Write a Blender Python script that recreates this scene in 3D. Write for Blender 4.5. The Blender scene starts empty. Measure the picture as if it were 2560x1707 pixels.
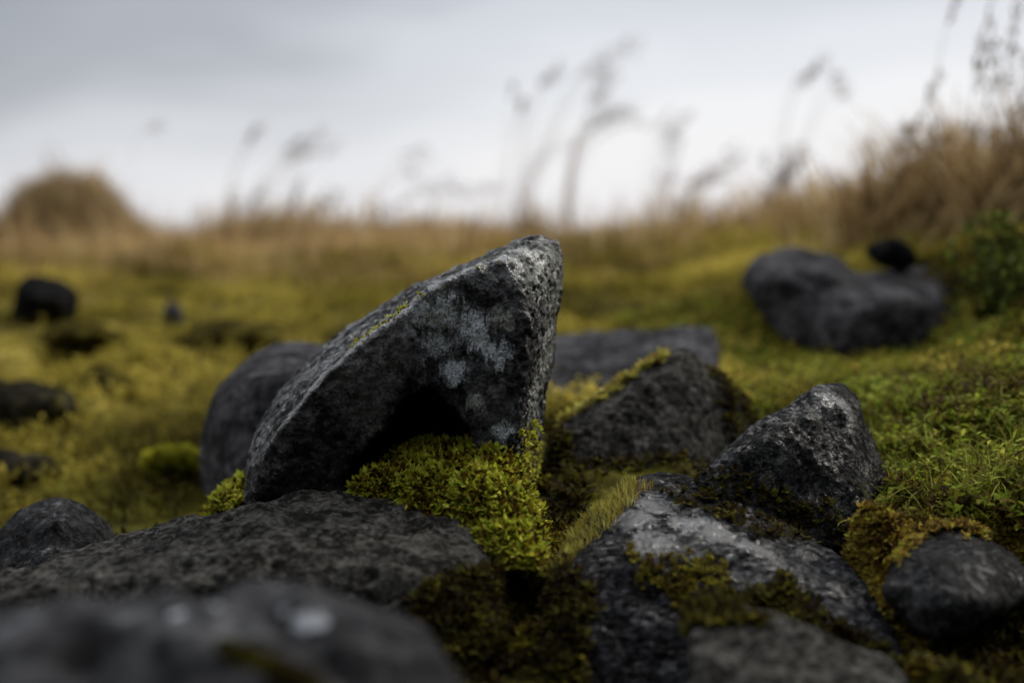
import bpy, bmesh, math
import numpy as np
from mathutils import Vector

S = bpy.context.scene
COL = S.collection
R_ = math.radians

# ------------------------------------------------------------------ camera
CAMZ = 0.60
FPX = 50.0 / 36.0 * 2560.0                       # focal length in photograph pixels
PITCH = math.atan(353.0 / FPX)
cam = bpy.data.cameras.new("camera")
cam.lens = 50.0
cam.sensor_width = 36.0
cam.clip_start = 0.02
cam.clip_end = 2000.0
cam.dof.use_dof = True
cam.dof.focus_distance = 1.46
cam.dof.aperture_fstop = 1.9
camo = bpy.data.objects.new("camera", cam)
COL.objects.link(camo)
camo.location = (0, 0, CAMZ)
camo.rotation_euler = (math.pi / 2 - PITCH, 0, 0)
S.camera = camo

# ------------------------------------------------------------------ sky, sun, exposure
SUN_EL, SUN_AZ = R_(34), R_(52)                  # veiled sun ahead of the camera, a little to the right
w = bpy.data.worlds.new("World")
S.world = w
w.use_nodes = True
nt = w.node_tree
nt.nodes.clear()
def wn(t, **k):
    n = nt.nodes.new(t)
    for a, b in k.items(): setattr(n, a, b)
    return n
L = nt.links.new
sky = wn("ShaderNodeTexSky", sky_type="NISHITA", sun_disc=False)
sky.sun_elevation = SUN_EL
sky.sun_rotation = SUN_AZ
bg_sky = wn("ShaderNodeBackground"); bg_sky.inputs[1].default_value = 0.08
L(sky.outputs[0], bg_sky.inputs[0])
tc = wn("ShaderNodeTexCoord")
sep = wn("ShaderNodeSeparateXYZ"); L(tc.outputs["Generated"], sep.inputs[0])
mp = wn("ShaderNodeMapping"); mp.inputs["Scale"].default_value = (1.6, 1.6, 6.0)
mp.inputs["Location"].default_value = (0.35, 0.1, 0.4)
L(tc.outputs["Generated"], mp.inputs[0])
nz = wn("ShaderNodeTexNoise"); nz.inputs["Scale"].default_value = 1.7; nz.inputs["Detail"].default_value = 3.0
nz.inputs["Roughness"].default_value = 0.5
L(mp.outputs[0], nz.inputs[0])
def math_(op, a, b=None, clamp=False):
    n = wn("ShaderNodeMath", operation=op); n.use_clamp = clamp
    for i, v in enumerate((a, b)):
        if v is None: continue
        if isinstance(v, (int, float)): n.inputs[i].default_value = v
        else: L(v, n.inputs[i])
    return n.outputs[0]
# height in the sky wobbled by the cloud noise: bright gap of light low down, cloud deck above
hgt = math_("ADD", sep.outputs["Z"], math_("MULTIPLY", math_("SUBTRACT", nz.outputs["Fac"], 0.5), 0.19))
hgt = math_("SUBTRACT", hgt, math_("MULTIPLY", math_("ADD", sep.outputs["X"], 0.02), 0.20))
deck = wn("ShaderNodeValToRGB")
e = deck.color_ramp.elements
e[0].position = 0.0; e[0].color = (.375, .375, .39, 1)
e[1].position = 1.0; e[1].color = (1.9, 1.95, 2.0, 1)  # zenith, out of view, brightened to light upward faces
for p, c in ((.05, (.335, .34, .36)), (.095, (.285, .293, .315)), (.15, (.185, .192, .212)), (.22, (.13, .137, .152)), (.36, (.7, .73, .78)), (.6, (1.6, 1.66, 1.75))):
    x = e.new(p); x.color = (*c, 1)
deck.color_ramp.interpolation = "EASE"
L(hgt, deck.inputs[0])
# the unseen sky behind the camera is dimmed to keep rock fronts dark
face = math_("MAXIMUM", math_("ADD", math_("MULTIPLY", sep.outputs["Y"], 0.62), 0.44), 0.07)
mul = wn("ShaderNodeMix", data_type="RGBA", blend_type="MULTIPLY"); mul.inputs[0].default_value = 1.0
L(deck.outputs[0], mul.inputs[6]); L(face, mul.inputs[7])
bg_cl = wn("ShaderNodeBackground"); bg_cl.inputs[1].default_value = 0.95
L(mul.outputs[2], bg_cl.inputs[0])
mix = wn("ShaderNodeMixShader"); mix.inputs[0].default_value = 0.94
L(bg_sky.outputs[0], mix.inputs[1]); L(bg_cl.outputs[0], mix.inputs[2])
out = wn("ShaderNodeOutputWorld"); L(mix.outputs[0], out.inputs[0])

sun = bpy.data.lights.new("sun", "SUN")
sun.energy = 1.5
sun.angle = R_(14)
sun.color = (1.0, 0.93, 0.82)
suno = bpy.data.objects.new("sun", sun)
COL.objects.link(suno)
sd = Vector((math.sin(SUN_AZ) * math.cos(SUN_EL), math.cos(SUN_AZ) * math.cos(SUN_EL), math.sin(SUN_EL)))
suno.rotation_euler = sd.to_track_quat("Z", "Y").to_euler()
suno.location = (3, 8, 8)

S.view_settings.view_transform = "Standard"
S.view_settings.look = "None"
S.view_settings.exposure = 1.22
S.view_settings.gamma = 1.0
S.render.engine = "CYCLES"
S.cycles.use_denoising = True
S.cycles.max_bounces = 5
S.cycles.diffuse_bounces = 3
S.cycles.glossy_bounces = 3
S.cycles.transmission_bounces = 3
S.cycles.sample_clamp_indirect = 6.0

# ------------------------------------------------------------------ numeric helpers
FW = np.array([0, math.cos(PITCH), -math.sin(PITCH)])
RT = np.array([1.0, 0, 0])
UP = np.array([0, math.sin(PITCH), math.cos(PITCH)])
CC = np.array([0, 0, CAMZ])
def P(u, v, d):
    """survey point: photograph column and row plus its measured distance in metres -> world"""
    return CC + d * (FW + (u - 1280) / FPX * RT - (v - 853.5) / FPX * UP)
def PP(a):
    a = np.asarray(a, float)
    return CC + a[:, 2:3] * (FW + (a[:, 0:1] - 1280) / FPX * RT - (a[:, 1:2] - 853.5) / FPX * UP)
def proj(V):
    q = V - CC
    d = q @ FW
    dd = np.where(np.abs(d) < 1e-4, 1e-4, d)
    return 1280 + FPX * (q @ RT) / dd, 853.5 - FPX * (q @ UP) / dd, d

_rs = np.random.RandomState(7)
_perm = _rs.permutation(512)
_perm = np.concatenate([_perm, _perm, _perm])
_grad = _rs.normal(size=(512, 3)); _grad /= np.linalg.norm(_grad, axis=1)[:, None]
def _h(i, j, k):
    return _perm[(_perm[(_perm[i & 511] + j) & 511] + k) & 511]
def perlin(p):
    p = np.asarray(p, float)
    i = np.floor(p).astype(np.int64); f = p - i
    t = f * f * f * (f * (f * 6 - 15) + 10)
    r = np.zeros(len(p))
    for a in (0, 1):
        for b in (0, 1):
            for c in (0, 1):
                g = _grad[_h(i[:, 0] + a, i[:, 1] + b, i[:, 2] + c)]
                d = ((f - (a, b, c)) * g).sum(1)
                wgt = (t[:, 0] if a else 1 - t[:, 0]) * (t[:, 1] if b else 1 - t[:, 1]) * (t[:, 2] if c else 1 - t[:, 2])
                r += d * wgt
    return r * 1.5
def fbm(p, octv=4, rough=.5, ridged=False):
    r = np.zeros(len(p)); a = 1.0; s = 0
    for o in range(octv):
        n = perlin(p * 2 ** o + 17.3 * o)
        if ridged: n = 1 - 2 * np.abs(n)
        r += a * n; s += a; a *= rough
    return r / s
def cells(p):
    """distance to the nearest scattered point (pits)"""
    i = np.floor(p).astype(np.int64)
    best = np.full(len(p), 9.0)
    for a in (-1, 0, 1):
        for b in (-1, 0, 1):
            for c in (-1, 0, 1):
                q = i + (a, b, c)
                hh = _h(q[:, 0], q[:, 1], q[:, 2])
                pt = q + np.stack([(_perm[hh] % 97) / 97, (_perm[hh + 3] % 89) / 89, (_perm[hh + 7] % 83) / 83], 1)
                best = np.minimum(best, ((p - pt) ** 2).sum(1))
    return np.sqrt(best)
def sstep(a, b, x):
    t = np.clip((x - a) / (b - a), 0, 1)
    return t * t * (3 - 2 * t)
def inpoly(u, v, poly):
    """signed distance in photograph pixels, positive inside"""
    poly = np.asarray(poly, float)
    ins = np.zeros(len(u), bool); dist = np.full(len(u), 1e9)
    n = len(poly)
    for k in range(n):
        x1, y1 = poly[k]; x2, y2 = poly[(k + 1) % n]
        c = (y1 > v) != (y2 > v)
        with np.errstate(divide="ignore", invalid="ignore"):
            ins ^= c & (u < (x2 - x1) * (v - y1) / (y2 - y1 + 1e-12) + x1)
        ex, ey = x2 - x1, y2 - y1
        t = np.clip(((u - x1) * ex + (v - y1) * ey) / (ex * ex + ey * ey + 1e-9), 0, 1)
        dist = np.minimum(dist, np.hypot(u - x1 - t * ex, v - y1 - t * ey))
    return np.where(ins, dist, -dist)
def noisy_mask(V, poly, soft=12, wob=25, freq=40):
    u, v, d = proj(V)
    s = inpoly(u, v, poly) + wob * fbm(V * freq, 3)
    return sstep(-soft, soft, s)

def mesh_np(name, V, F):
    V = np.ascontiguousarray(V, np.float32); F = np.ascontiguousarray(F, np.int32)
    me = bpy.data.meshes.new(name)
    me.vertices.add(len(V)); me.vertices.foreach_set("co", V.ravel())
    k = F.shape[1]
    me.loops.add(F.size); me.loops.foreach_set("vertex_index", F.ravel())
    me.polygons.add(len(F)); me.polygons.foreach_set("loop_start", np.arange(len(F), dtype=np.int32) * k)
    me.update(calc_edges=True); me.validate()
    return me
def quads_of(me):
    V = np.empty(len(me.vertices) * 3, np.float32); me.vertices.foreach_get("co", V)
    lt = np.empty(len(me.polygons), np.int32); me.polygons.foreach_get("loop_total", lt)
    ls = np.empty(len(me.polygons), np.int32); me.polygons.foreach_get("loop_start", ls)
    lv = np.empty(len(me.loops), np.int32); me.loops.foreach_get("vertex_index", lv)
    q = ls[lt == 4]
    return V.reshape(-1, 3).astype(float), np.stack([lv[q + k] for k in range(4)], 1)
def vnormals(V, F):
    n = np.cross(V[F[:, 2]] - V[F[:, 0]], V[F[:, 3]] - V[F[:, 1]])
    N = np.zeros_like(V)
    for k in range(4):
        for a in range(3):
            N[:, a] += np.bincount(F[:, k], n[:, a], len(V))
    return N / (np.linalg.norm(N, axis=1)[:, None] + 1e-12)
def smooth(V, F, it, f=.5):
    a = np.concatenate([F[:, 0], F[:, 1], F[:, 2], F[:, 3]]); b = np.concatenate([F[:, 1], F[:, 2], F[:, 3], F[:, 0]])
    aa = np.concatenate([a, b]); bb = np.concatenate([b, a])
    cnt = np.bincount(aa, minlength=len(V))[:, None] + 1e-9
    for _ in range(it):
        m = np.stack([np.bincount(aa, V[bb, k], len(V)) for k in range(3)], 1) / cnt
        V = V + f * (m - V)
    return V
def shade(me):
    me.polygons.foreach_set("use_smooth", np.ones(len(me.polygons), bool))
def link(name, me, mats, parent=None, label=None, cat=None, group=None, kind=None):
    o = bpy.data.objects.new(name, me)
    COL.objects.link(o)
    for m in (mats if isinstance(mats, (list, tuple)) else [mats]):
        me.materials.append(m)
    if parent is not None: o.parent = parent
    tag(o, label, cat, group, kind)
    return o
def tag(o, label=None, cat=None, group=None, kind=None):
    if label: o["label"] = label
    if cat: o["category"] = cat
    if group: o["group"] = group
    if kind: o["kind"] = kind
    return o

# ------------------------------------------------------------------ materials
class NT:
    def __init__(s, name):
        s.m = bpy.data.materials.new(name); s.m.use_nodes = True
        s.t = s.m.node_tree; s.t.nodes.clear()
        s.out = s.n("ShaderNodeOutputMaterial")
        s.co = s.n("ShaderNodeTexCoord").outputs["Object"]
    def n(s, t, **k):
        x = s.t.nodes.new(t)
        for a, b in k.items(): setattr(x, a, b)
        return x
    def l(s, a, b): s.t.links.new(a, b)
    def val(s, sock, v):
        if isinstance(v, (int, float, tuple)): sock.default_value = v
        else: s.l(v, sock)
    def noise(s, scale, detail=4, rough=.55, vec=None, dist=0.0, out="Fac"):
        x = s.n("ShaderNodeTexNoise"); x.inputs["Scale"].default_value = scale; x.inputs["Detail"].default_value = detail
        x.inputs["Roughness"].default_value = rough; x.inputs["Distortion"].default_value = dist
        s.l(vec or s.co, x.inputs["Vector"]); return x.outputs[out]
    def voro(s, scale, vec=None, feat="F1", out="Distance"):
        x = s.n("ShaderNodeTexVoronoi", feature=feat); x.inputs["Scale"].default_value = scale
        s.l(vec or s.co, x.inputs["Vector"]); return x.outputs[out]
    def ramp(s, fac, *stops, interp="LINEAR"):
        x = s.n("ShaderNodeValToRGB"); e = x.color_ramp.elements; x.color_ramp.interpolation = interp
        while len(e) < len(stops): e.new(.5)
        for q, (p, c) in zip(e, stops):
            q.position = p
            q.color = (*c, 1) if isinstance(c, tuple) else (c, c, c, 1)
        s.l(fac, x.inputs[0]); return x.outputs[0]
    def mix(s, f, a, b, mode="MIX"):
        x = s.n("ShaderNodeMix", data_type="RGBA", blend_type=mode)
        s.val(x.inputs[0], f)
        for i, v in ((6, a), (7, b)):
            if isinstance(v, tuple): x.inputs[i].default_value = (*v, 1)
            else: s.l(v, x.inputs[i])
        return x.outputs[2]
    def math(s, op, a, b=0.0, clamp=False):
        x = s.n("ShaderNodeMath", operation=op); x.use_clamp = clamp
        s.val(x.inputs[0], a); s.val(x.inputs[1], b); return x.outputs[0]
    def bump(s, h, dist, strength=1.0, nrm=None):
        x = s.n("ShaderNodeBump"); s.val(x.inputs["Strength"], strength); x.inputs["Distance"].default_value = dist
        s.l(h, x.inputs["Height"])
        if nrm is not None: s.l(nrm, x.inputs["Normal"])
        return x.outputs[0]

def rock_mat(name, dark, light, blotch=22, grain=160, wet=.5, rmin=.16, rmax=.6, bump=1.0, lichen=None, pale_spots=(), green=None, spec=.3, wetspots=(), stretch=None, sheen=.12, gloss=.7):
    """basalt: coarse and fine mottling, grains, pits, wet film where the wet mask is; pale_spots = pale colour round given points, mostly painted sheen and side light"""
    k = NT(name)
    vec = None
    if stretch:
        mpn = k.n("ShaderNodeMapping"); mpn.inputs["Rotation"].default_value = stretch[0]; mpn.inputs["Scale"].default_value = stretch[1]
        k.l(k.co, mpn.inputs[0]); vec = mpn.outputs[0]
    n1 = k.noise(blotch, 6, .62, vec, .5)
    n2 = k.noise(blotch * 3.6, 7, .66, vec, .3)
    n3 = k.noise(grain, 5, .7)
    f = k.math("ADD", k.math("MULTIPLY", n1, .42), k.math("ADD", k.math("MULTIPLY", n2, .38), k.math("MULTIPLY", n3, .20)))
    c = k.ramp(f, (.40, tuple(x * .45 for x in dark)), (.475, dark), (.53, light), (.60, tuple(x * 1.9 for x in light)))
    c = k.mix(k.ramp(k.noise(blotch * .45, 4, .6), (.35, 0.0), (.65, .55)), c, k.mix(.5, c, tuple((x * 1.0, x * .88, x * .7)[i] for i, x in enumerate(dark))))
    if lichen:
        lm = k.ramp(k.noise(blotch * 2.2, 9, .75, dist=.8), (.58, 0.0), (.65, .8))
        c = k.mix(lm, c, lichen)
    if green:
        c = k.mix(k.ramp(k.noise(blotch * 1.2, 7, .7), (.56, 0.0), (.70, .75)), c, green)
    def near(pt, r, a, b, wob=1.0, fr=110):
        geo = k.n("ShaderNodeVectorMath", operation="DISTANCE"); k.l(k.co, geo.inputs[0]); geo.inputs[1].default_value = tuple(pt)
        dd = k.math("ADD", geo.outputs["Value"], k.math("MULTIPLY", k.math("SUBTRACT", k.noise(fr, 5, .65), .5), r * wob))
        return k.ramp(k.math("DIVIDE", dd, r), (a, 1.0), (b, 0.0))
    def dist(pt, r):
        geo = k.n("ShaderNodeVectorMath", operation="DISTANCE"); k.l(k.co, geo.inputs[0]); geo.inputs[1].default_value = tuple(pt)
        return k.math("SUBTRACT", 1.0, k.math("DIVIDE", geo.outputs["Value"], r), True)
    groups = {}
    for (pt, r, colr, brk) in pale_spots: groups.setdefault((colr, brk), []).append((pt, r))
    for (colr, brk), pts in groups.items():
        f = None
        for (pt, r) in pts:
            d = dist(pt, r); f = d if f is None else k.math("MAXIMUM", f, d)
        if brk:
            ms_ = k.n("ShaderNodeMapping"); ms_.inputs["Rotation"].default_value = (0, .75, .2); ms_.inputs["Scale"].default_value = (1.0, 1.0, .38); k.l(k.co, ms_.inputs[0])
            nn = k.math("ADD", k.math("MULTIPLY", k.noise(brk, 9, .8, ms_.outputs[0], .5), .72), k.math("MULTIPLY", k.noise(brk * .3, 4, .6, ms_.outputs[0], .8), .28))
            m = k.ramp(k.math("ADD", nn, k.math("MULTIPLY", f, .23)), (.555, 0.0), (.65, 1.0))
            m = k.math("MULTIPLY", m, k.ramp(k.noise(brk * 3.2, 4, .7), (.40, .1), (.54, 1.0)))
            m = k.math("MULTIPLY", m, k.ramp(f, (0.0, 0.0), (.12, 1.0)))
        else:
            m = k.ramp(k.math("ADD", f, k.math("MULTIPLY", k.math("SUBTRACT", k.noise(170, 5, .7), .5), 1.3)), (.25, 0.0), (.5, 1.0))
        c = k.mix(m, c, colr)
    b = k.n("ShaderNodeBsdfPrincipled")
    k.l(c, b.inputs["Base Color"])
    wm = k.ramp(k.math("ADD", k.math("MULTIPLY", k.noise(blotch * 2.4, 6, .68, vec, .3), .65), k.math("MULTIPLY", k.noise(blotch * .5, 3, .6), .35)), (.28 + wet * .28, 1.0), (.42 + wet * .28, 0.0))
    for (pt, r) in wetspots:
        wm = k.math("MAXIMUM", wm, k.ramp(k.math("ADD", k.noise(160, 6, .7), k.math("MULTIPLY", dist(pt, r), .5)), (.62, 0.0), (.74, 1.0)))
    r = k.n("ShaderNodeMapRange"); k.l(wm, r.inputs[0]); r.inputs[3].default_value = rmax; r.inputs[4].default_value = rmin
    k.l(r.outputs[0], b.inputs["Roughness"])
    sp = k.n("ShaderNodeMapRange"); k.l(wm, sp.inputs[0]); sp.inputs[3].default_value = spec * .5; sp.inputs[4].default_value = spec * 1.5
    k.l(sp.outputs[0], b.inputs["Specular IOR Level"])
    bs = k.n("ShaderNodeMapRange"); k.l(wm, bs.inputs[0]); bs.inputs[3].default_value = 1.0; bs.inputs[4].default_value = .65
    h = k.math("ADD", k.math("MULTIPLY", n2, .6), k.math("MULTIPLY", k.noise(grain * .4, 9, .72, dist=.2), 1.0))
    nb = k.bump(h, .006 * bump, bs.outputs[0])
    nb = k.bump(k.noise(grain * 1.6, 6, .7), .0018 * bump, bs.outputs[0], nb)
    nb = k.bump(k.voro(grain * 1.1), .0012 * bump, .5, nb)
    k.l(nb, b.inputs["Normal"])
    df = k.n("ShaderNodeBsdfDiffuse"); k.l(c, df.inputs[0]); df.inputs["Roughness"].default_value = .6; k.l(nb, df.inputs["Normal"])
    gl = k.n("ShaderNodeMapRange"); k.l(wm, gl.inputs[0]); gl.inputs[3].default_value = sheen; gl.inputs[4].default_value = gloss
    ms = k.n("ShaderNodeMixShader"); k.l(gl.outputs[0], ms.inputs[0]); k.l(df.outputs[0], ms.inputs[1]); k.l(b.outputs[0], ms.inputs[2])
    k.l(ms.outputs[0], k.out.inputs[0])
    return k.m

def leaf_mat(name, cols, freq=18, jit=.35, trans=.45, rough=.75, spec=.05):
    """small leaves: colour drifts from clump to clump and from leaf to leaf; light also passes through"""
    k = NT(name)
    g = k.n("ShaderNodeNewGeometry")
    f = k.math("ADD", k.noise(freq, 4, .6), k.math("MULTIPLY", k.math("SUBTRACT", g.outputs["Random Per Island"], .5), jit))
    st = [(.25 + .5 * i / (len(cols) - 1), c) for i, c in enumerate(cols)]
    c = k.ramp(f, *st)
    b = k.n("ShaderNodeBsdfPrincipled"); k.l(c, b.inputs["Base Color"])
    b.inputs["Roughness"].default_value = rough; b.inputs["Specular IOR Level"].default_value = spec
    t = k.n("ShaderNodeBsdfTranslucent"); k.l(c, t.inputs[0])
    m = k.n("ShaderNodeMixShader"); m.inputs[0].default_value = trans
    k.l(b.outputs[0], m.inputs[1]); k.l(t.outputs[0], m.inputs[2]); k.l(m.outputs[0], k.out.inputs[0])
    return k.m

def ground_mat():
    k = NT("mossy_ground")
    sx = k.n("ShaderNodeSeparateXYZ"); k.l(k.co, sx.inputs[0])
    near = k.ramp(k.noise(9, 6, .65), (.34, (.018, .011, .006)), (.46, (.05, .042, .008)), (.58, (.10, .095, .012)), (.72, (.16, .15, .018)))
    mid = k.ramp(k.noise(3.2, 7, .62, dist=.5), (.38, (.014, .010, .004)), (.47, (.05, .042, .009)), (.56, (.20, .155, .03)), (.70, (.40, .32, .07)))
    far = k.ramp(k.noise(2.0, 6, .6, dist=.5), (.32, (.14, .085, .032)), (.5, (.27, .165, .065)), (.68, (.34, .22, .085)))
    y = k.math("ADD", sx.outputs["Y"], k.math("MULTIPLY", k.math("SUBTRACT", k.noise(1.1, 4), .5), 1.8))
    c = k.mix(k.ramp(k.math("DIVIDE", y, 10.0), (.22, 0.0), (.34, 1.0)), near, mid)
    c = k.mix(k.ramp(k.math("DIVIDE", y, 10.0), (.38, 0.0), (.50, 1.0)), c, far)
    b = k.n("ShaderNodeBsdfPrincipled"); k.l(c, b.inputs["Base Color"]); b.inputs["Roughness"].default_value = .95
    b.inputs["Specular IOR Level"].default_value = .03
    nb = k.bump(k.noise(60, 8, .7), .012, .9)
    nb = k.bump(k.noise(260, 4, .7), .004, .8, nb)
    k.l(nb, b.inputs["Normal"]); k.l(b.outputs[0], k.out.inputs[0])
    return k.m
def soil_mat(name, a, b_):
    k = NT(name)
    c = k.ramp(k.noise(90, 6, .7), (.35, a), (.65, b_))
    b = k.n("ShaderNodeBsdfPrincipled"); k.l(c, b.inputs["Base Color"]); b.inputs["Roughness"].default_value = .8
    k.l(k.bump(k.noise(220, 6, .7), .006, 1.0), b.inputs["Normal"]); k.l(b.outputs[0], k.out.inputs[0])
    return k.m

# ------------------------------------------------------------------ ground sheet
SUR = [  # surveyed ground: column, row, distance
 (-900,600,6.6),(-300,596,6.6),(0,592,6.6),(400,590,6.5),(700,590,6.2),(1000,580,6.1),(1250,580,6.0),(1450,614,6.0),(1700,580,5.6),(1950,570,5.2),(2150,560,4.5),
 (2350,545,4.0),(2560,535,3.6),(2900,520,3.4),
 (-700,660,5.2),(0,648,5.2),(300,648,5.0),(600,680,4.7),(-500,800,3.6),(0,800,3.6),(300,800,3.6),(600,800,3.5),(-300,950,2.9),(0,950,2.9),(300,950,2.8),(500,1000,2.6),
 (0,1150,2.3),(300,1150,2.3),(-300,1170,2.3),(100,1300,2.0),(350,1300,1.98),(480,1290,1.95),(700,1290,1.95),
 (900,700,4.5),(900,800,3.4),(1100,900,2.8),(1500,700,4.2),(1500,790,3.2),(1300,850,2.9),(1700,700,4.0),(1720,820,2.75),
 (1780,900,2.5),(1950,950,2.35),(2050,915,2.45),(2250,965,2.3),(1900,870,2.6),(2350,950,2.32),(2450,870,2.2),(2560,820,2.1),(2800,790,2.1),
 (2050,680,3.5),(2250,640,3.2),(2450,640,2.8),(2650,640,2.6),
 (2400,940,2.08),(2300,1040,1.77),(2560,960,1.8),(2250,1190,1.6),(2450,1170,1.56),(2560,1190,1.5),(2800,1150,1.5),
 (2200,1300,1.48),(2450,1290,1.42),(2640,1310,1.40),(2150,1420,1.37),(2200,1540,1.29),(2560,1740,1.16),(2300,1740,1.16),(2750,1720,1.17),
 (1350,1260,1.58),(1420,1150,1.72),(1310,1370,1.46),(1340,1480,1.36),(1330,1620,1.26),(1400,1800,1.07),(1700,1180,1.70),(1870,1060,1.92),(1560,1250,1.6),
 (1200,1080,2.0),(900,1270,1.75),(300,1460,1.5),(0,1440,1.55),(-300,1440,1.6),
 (600,1800,1.05),(100,1900,.95),(1200,1850,.95),(2000,1900,.95),(600,2400,.7),(2000,2400,.7)]
CP = PP(SUR)
extra = np.array([(-4, 0, .1), (4, 0, .1), (0, -1.5, .08), (-3, -3, .1), (3, -3, .1), (-6, 3, .3), (6, 3, .5),
                  (-8, 9, .30), (0, 9, .20), (8, 9, .25), (-14, 14, -.5), (0, 14, -.5), (14, 14, -.5), (0, .2, .1),
                  (.12, 1.33, .12), (.2, 1.40, .13), (.3, 1.36, .14), (.2, 1.25, .11), (.15, 1.08, .08), (.27, 1.12, .09), (-.2, 1.35, .12), (-.05, 1.3, .12), (-.38, 1.35, .12), (.26, 1.6, .18), (.42, 1.28, .20), (.47, 1.33, .21), (.44, 1.2, .19)])
CP = np.concatenate([CP, extra])
def rbf(A, B):
    r = np.sqrt(((A[:, None, :2] - B[None, :, :2]) ** 2).sum(2) + 1e-9)
    return r
K = rbf(CP, CP) + np.eye(len(CP)) * .02
T = np.concatenate([np.ones((len(CP), 1)), CP[:, :2]], 1)
A = np.block([[K, T], [T.T, np.zeros((3, 3))]])
sol = np.linalg.solve(A, np.concatenate([CP[:, 2], np.zeros(3)]))
def ground_z(xy):
    o = np.empty(len(xy))
    for i in range(0, len(xy), 40000):
        q = xy[i:i + 40000]
        o[i:i + 40000] = rbf(q, CP) @ sol[:len(CP)] + sol[-3] + q @ sol[-2:]
    far = np.hypot(xy[:, 0], xy[:, 1] - 4)
    return np.where(far > 9, o * np.clip((14 - far) / 5, 0, 1) + (-.05 * (far - 9)) * np.clip((far - 9) / 5, 0, 1), o)
def axis(lo, hi, c, fine, grow):
    xs = [c]; s = fine
    while xs[-1] < hi: xs.append(xs[-1] + s); s *= grow
    ys = [c]; s = fine
    while ys[-1] > lo: ys.append(ys[-1] - s); s *= grow
    return np.array(ys[::-1] + xs[1:])
gx = axis(-60, 60, .25, .0075, 1.0125)
gy = axis(-12, 90, 1.45, .0075, 1.0115)
GX, GY = np.meshgrid(gx, gy)
gxy = np.stack([GX.ravel(), GY.ravel()], 1)
def ground_full(xy):
    z = ground_z(xy)
    p = np.concatenate([xy, np.zeros((len(xy), 1))], 1)
    r = np.hypot(xy[:, 0], xy[:, 1])
    b = sstep(1.7, 3.0, r) * (1 - sstep(9, 14, r))
    return z + .045 * b * fbm(p * 4, 4) + .022 * b * np.maximum(0, fbm(p * 11 + 5, 2)) - .05 * b * sstep(.1, .45, fbm(p * 2.7 + 9, 3)) + (.010 + .010 * (1 - b)) * fbm(p * 22, 4, .6)
gz = ground_full(gxy)
GV = np.concatenate([gxy, gz[:, None]], 1)
ny, nx = GX.shape
ii = np.arange(ny * nx).reshape(ny, nx)
GF = np.stack([ii[:-1, :-1], ii[:-1, 1:], ii[1:, 1:], ii[1:, :-1]], 2).reshape(-1, 4)
me = mesh_np("ground", GV, GF); shade(me)
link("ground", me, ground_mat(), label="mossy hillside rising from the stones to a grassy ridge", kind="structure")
GN = vnormals(GV, GF)
def gh(x, y):
    return float(ground_full(np.array([[x, y]]))[0])
def hit(u, v):
    """distance at which the ground shows at this column and row of the survey photograph"""
    d = np.linspace(.9, 8, 1400)
    q = CC + d[:, None] * (FW + (u - 1280) / FPX * RT - (v - 853.5) / FPX * UP)
    k = np.where(q[:, 2] < ground_full(q[:, :2]))[0]
    return float(d[k[0]]) if len(k) else 6.0

# ------------------------------------------------------------------ rocks
ROCKS = {}
def hull_mesh(hulls):
    bm = bmesh.new()
    for h in hulls:
        vs = [bm.verts.new(p) for p in h]
        r = bmesh.ops.convex_hull(bm, input=vs)
        junk = [g for g in (r["geom_interior"] + r["geom_unused"]) if isinstance(g, bmesh.types.BMVert)]
        bmesh.ops.delete(bm, geom=list(set(junk)), context="VERTS")
    me = bpy.data.meshes.new("hull"); bm.to_mesh(me); bm.free()
    return me
def rock(name, hulls, mat, label, voxel=.008, it=3, sub=1, noise=((8, .010, 4), (40, .003, 4)), pits=None, relief=None, cat="rock", group=None, extra=None, post=0, chips=((16, .010), (42, .0035))):
    me = hull_mesh([PP(h) for h in hulls])
    t = bpy.data.objects.new("tmp", me); COL.objects.link(t)
    m = t.modifiers.new("r", "REMESH"); m.mode = "VOXEL"; m.voxel_size = voxel; m.adaptivity = 0
    m = t.modifiers.new("s", "SMOOTH"); m.factor = .5; m.iterations = it
    if sub:
        m = t.modifiers.new("u", "SUBSURF"); m.levels = sub; m.render_levels = sub
    dg = bpy.context.evaluated_depsgraph_get()
    e = t.evaluated_get(dg)
    em = e.to_mesh()
    V, F = quads_of(em)
    e.to_mesh_clear()
    bpy.data.objects.remove(t); bpy.data.meshes.remove(me)
    if relief is not None:
        V = relief(V, F); 
        if post: V = smooth(V, F, post)
    N = vnormals(V, F)
    sh = V + np.array([len(ROCKS) * 3.7, 1.3, 2.1])
    D = np.zeros(len(V))
    for (fr, amp, oc) in noise:
        D += amp * fbm(sh * fr, oc, .55)
    if pits:
        for (fr, amp) in pits:
            D -= amp * (1 - sstep(.15, .42, cells(sh * fr)))
    for (fr, amp) in chips:
        D += amp * (cells(sh * fr + .6 * fbm(sh * fr * .5, 2)[:, None]) - .5)
    if extra is not None: D += extra(V, N)
    V = V + N * D[:, None]
    c = V.mean(0); c[2] = V[:, 2].min()
    me = mesh_np(name, V - c, F); shade(me)
    o = link(name, me, mat, label=label, cat=cat, group=group)
    o.location = c
    ROCKS[label] = (o, V, F, vnormals(V, F))
    return o, V, F

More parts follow.
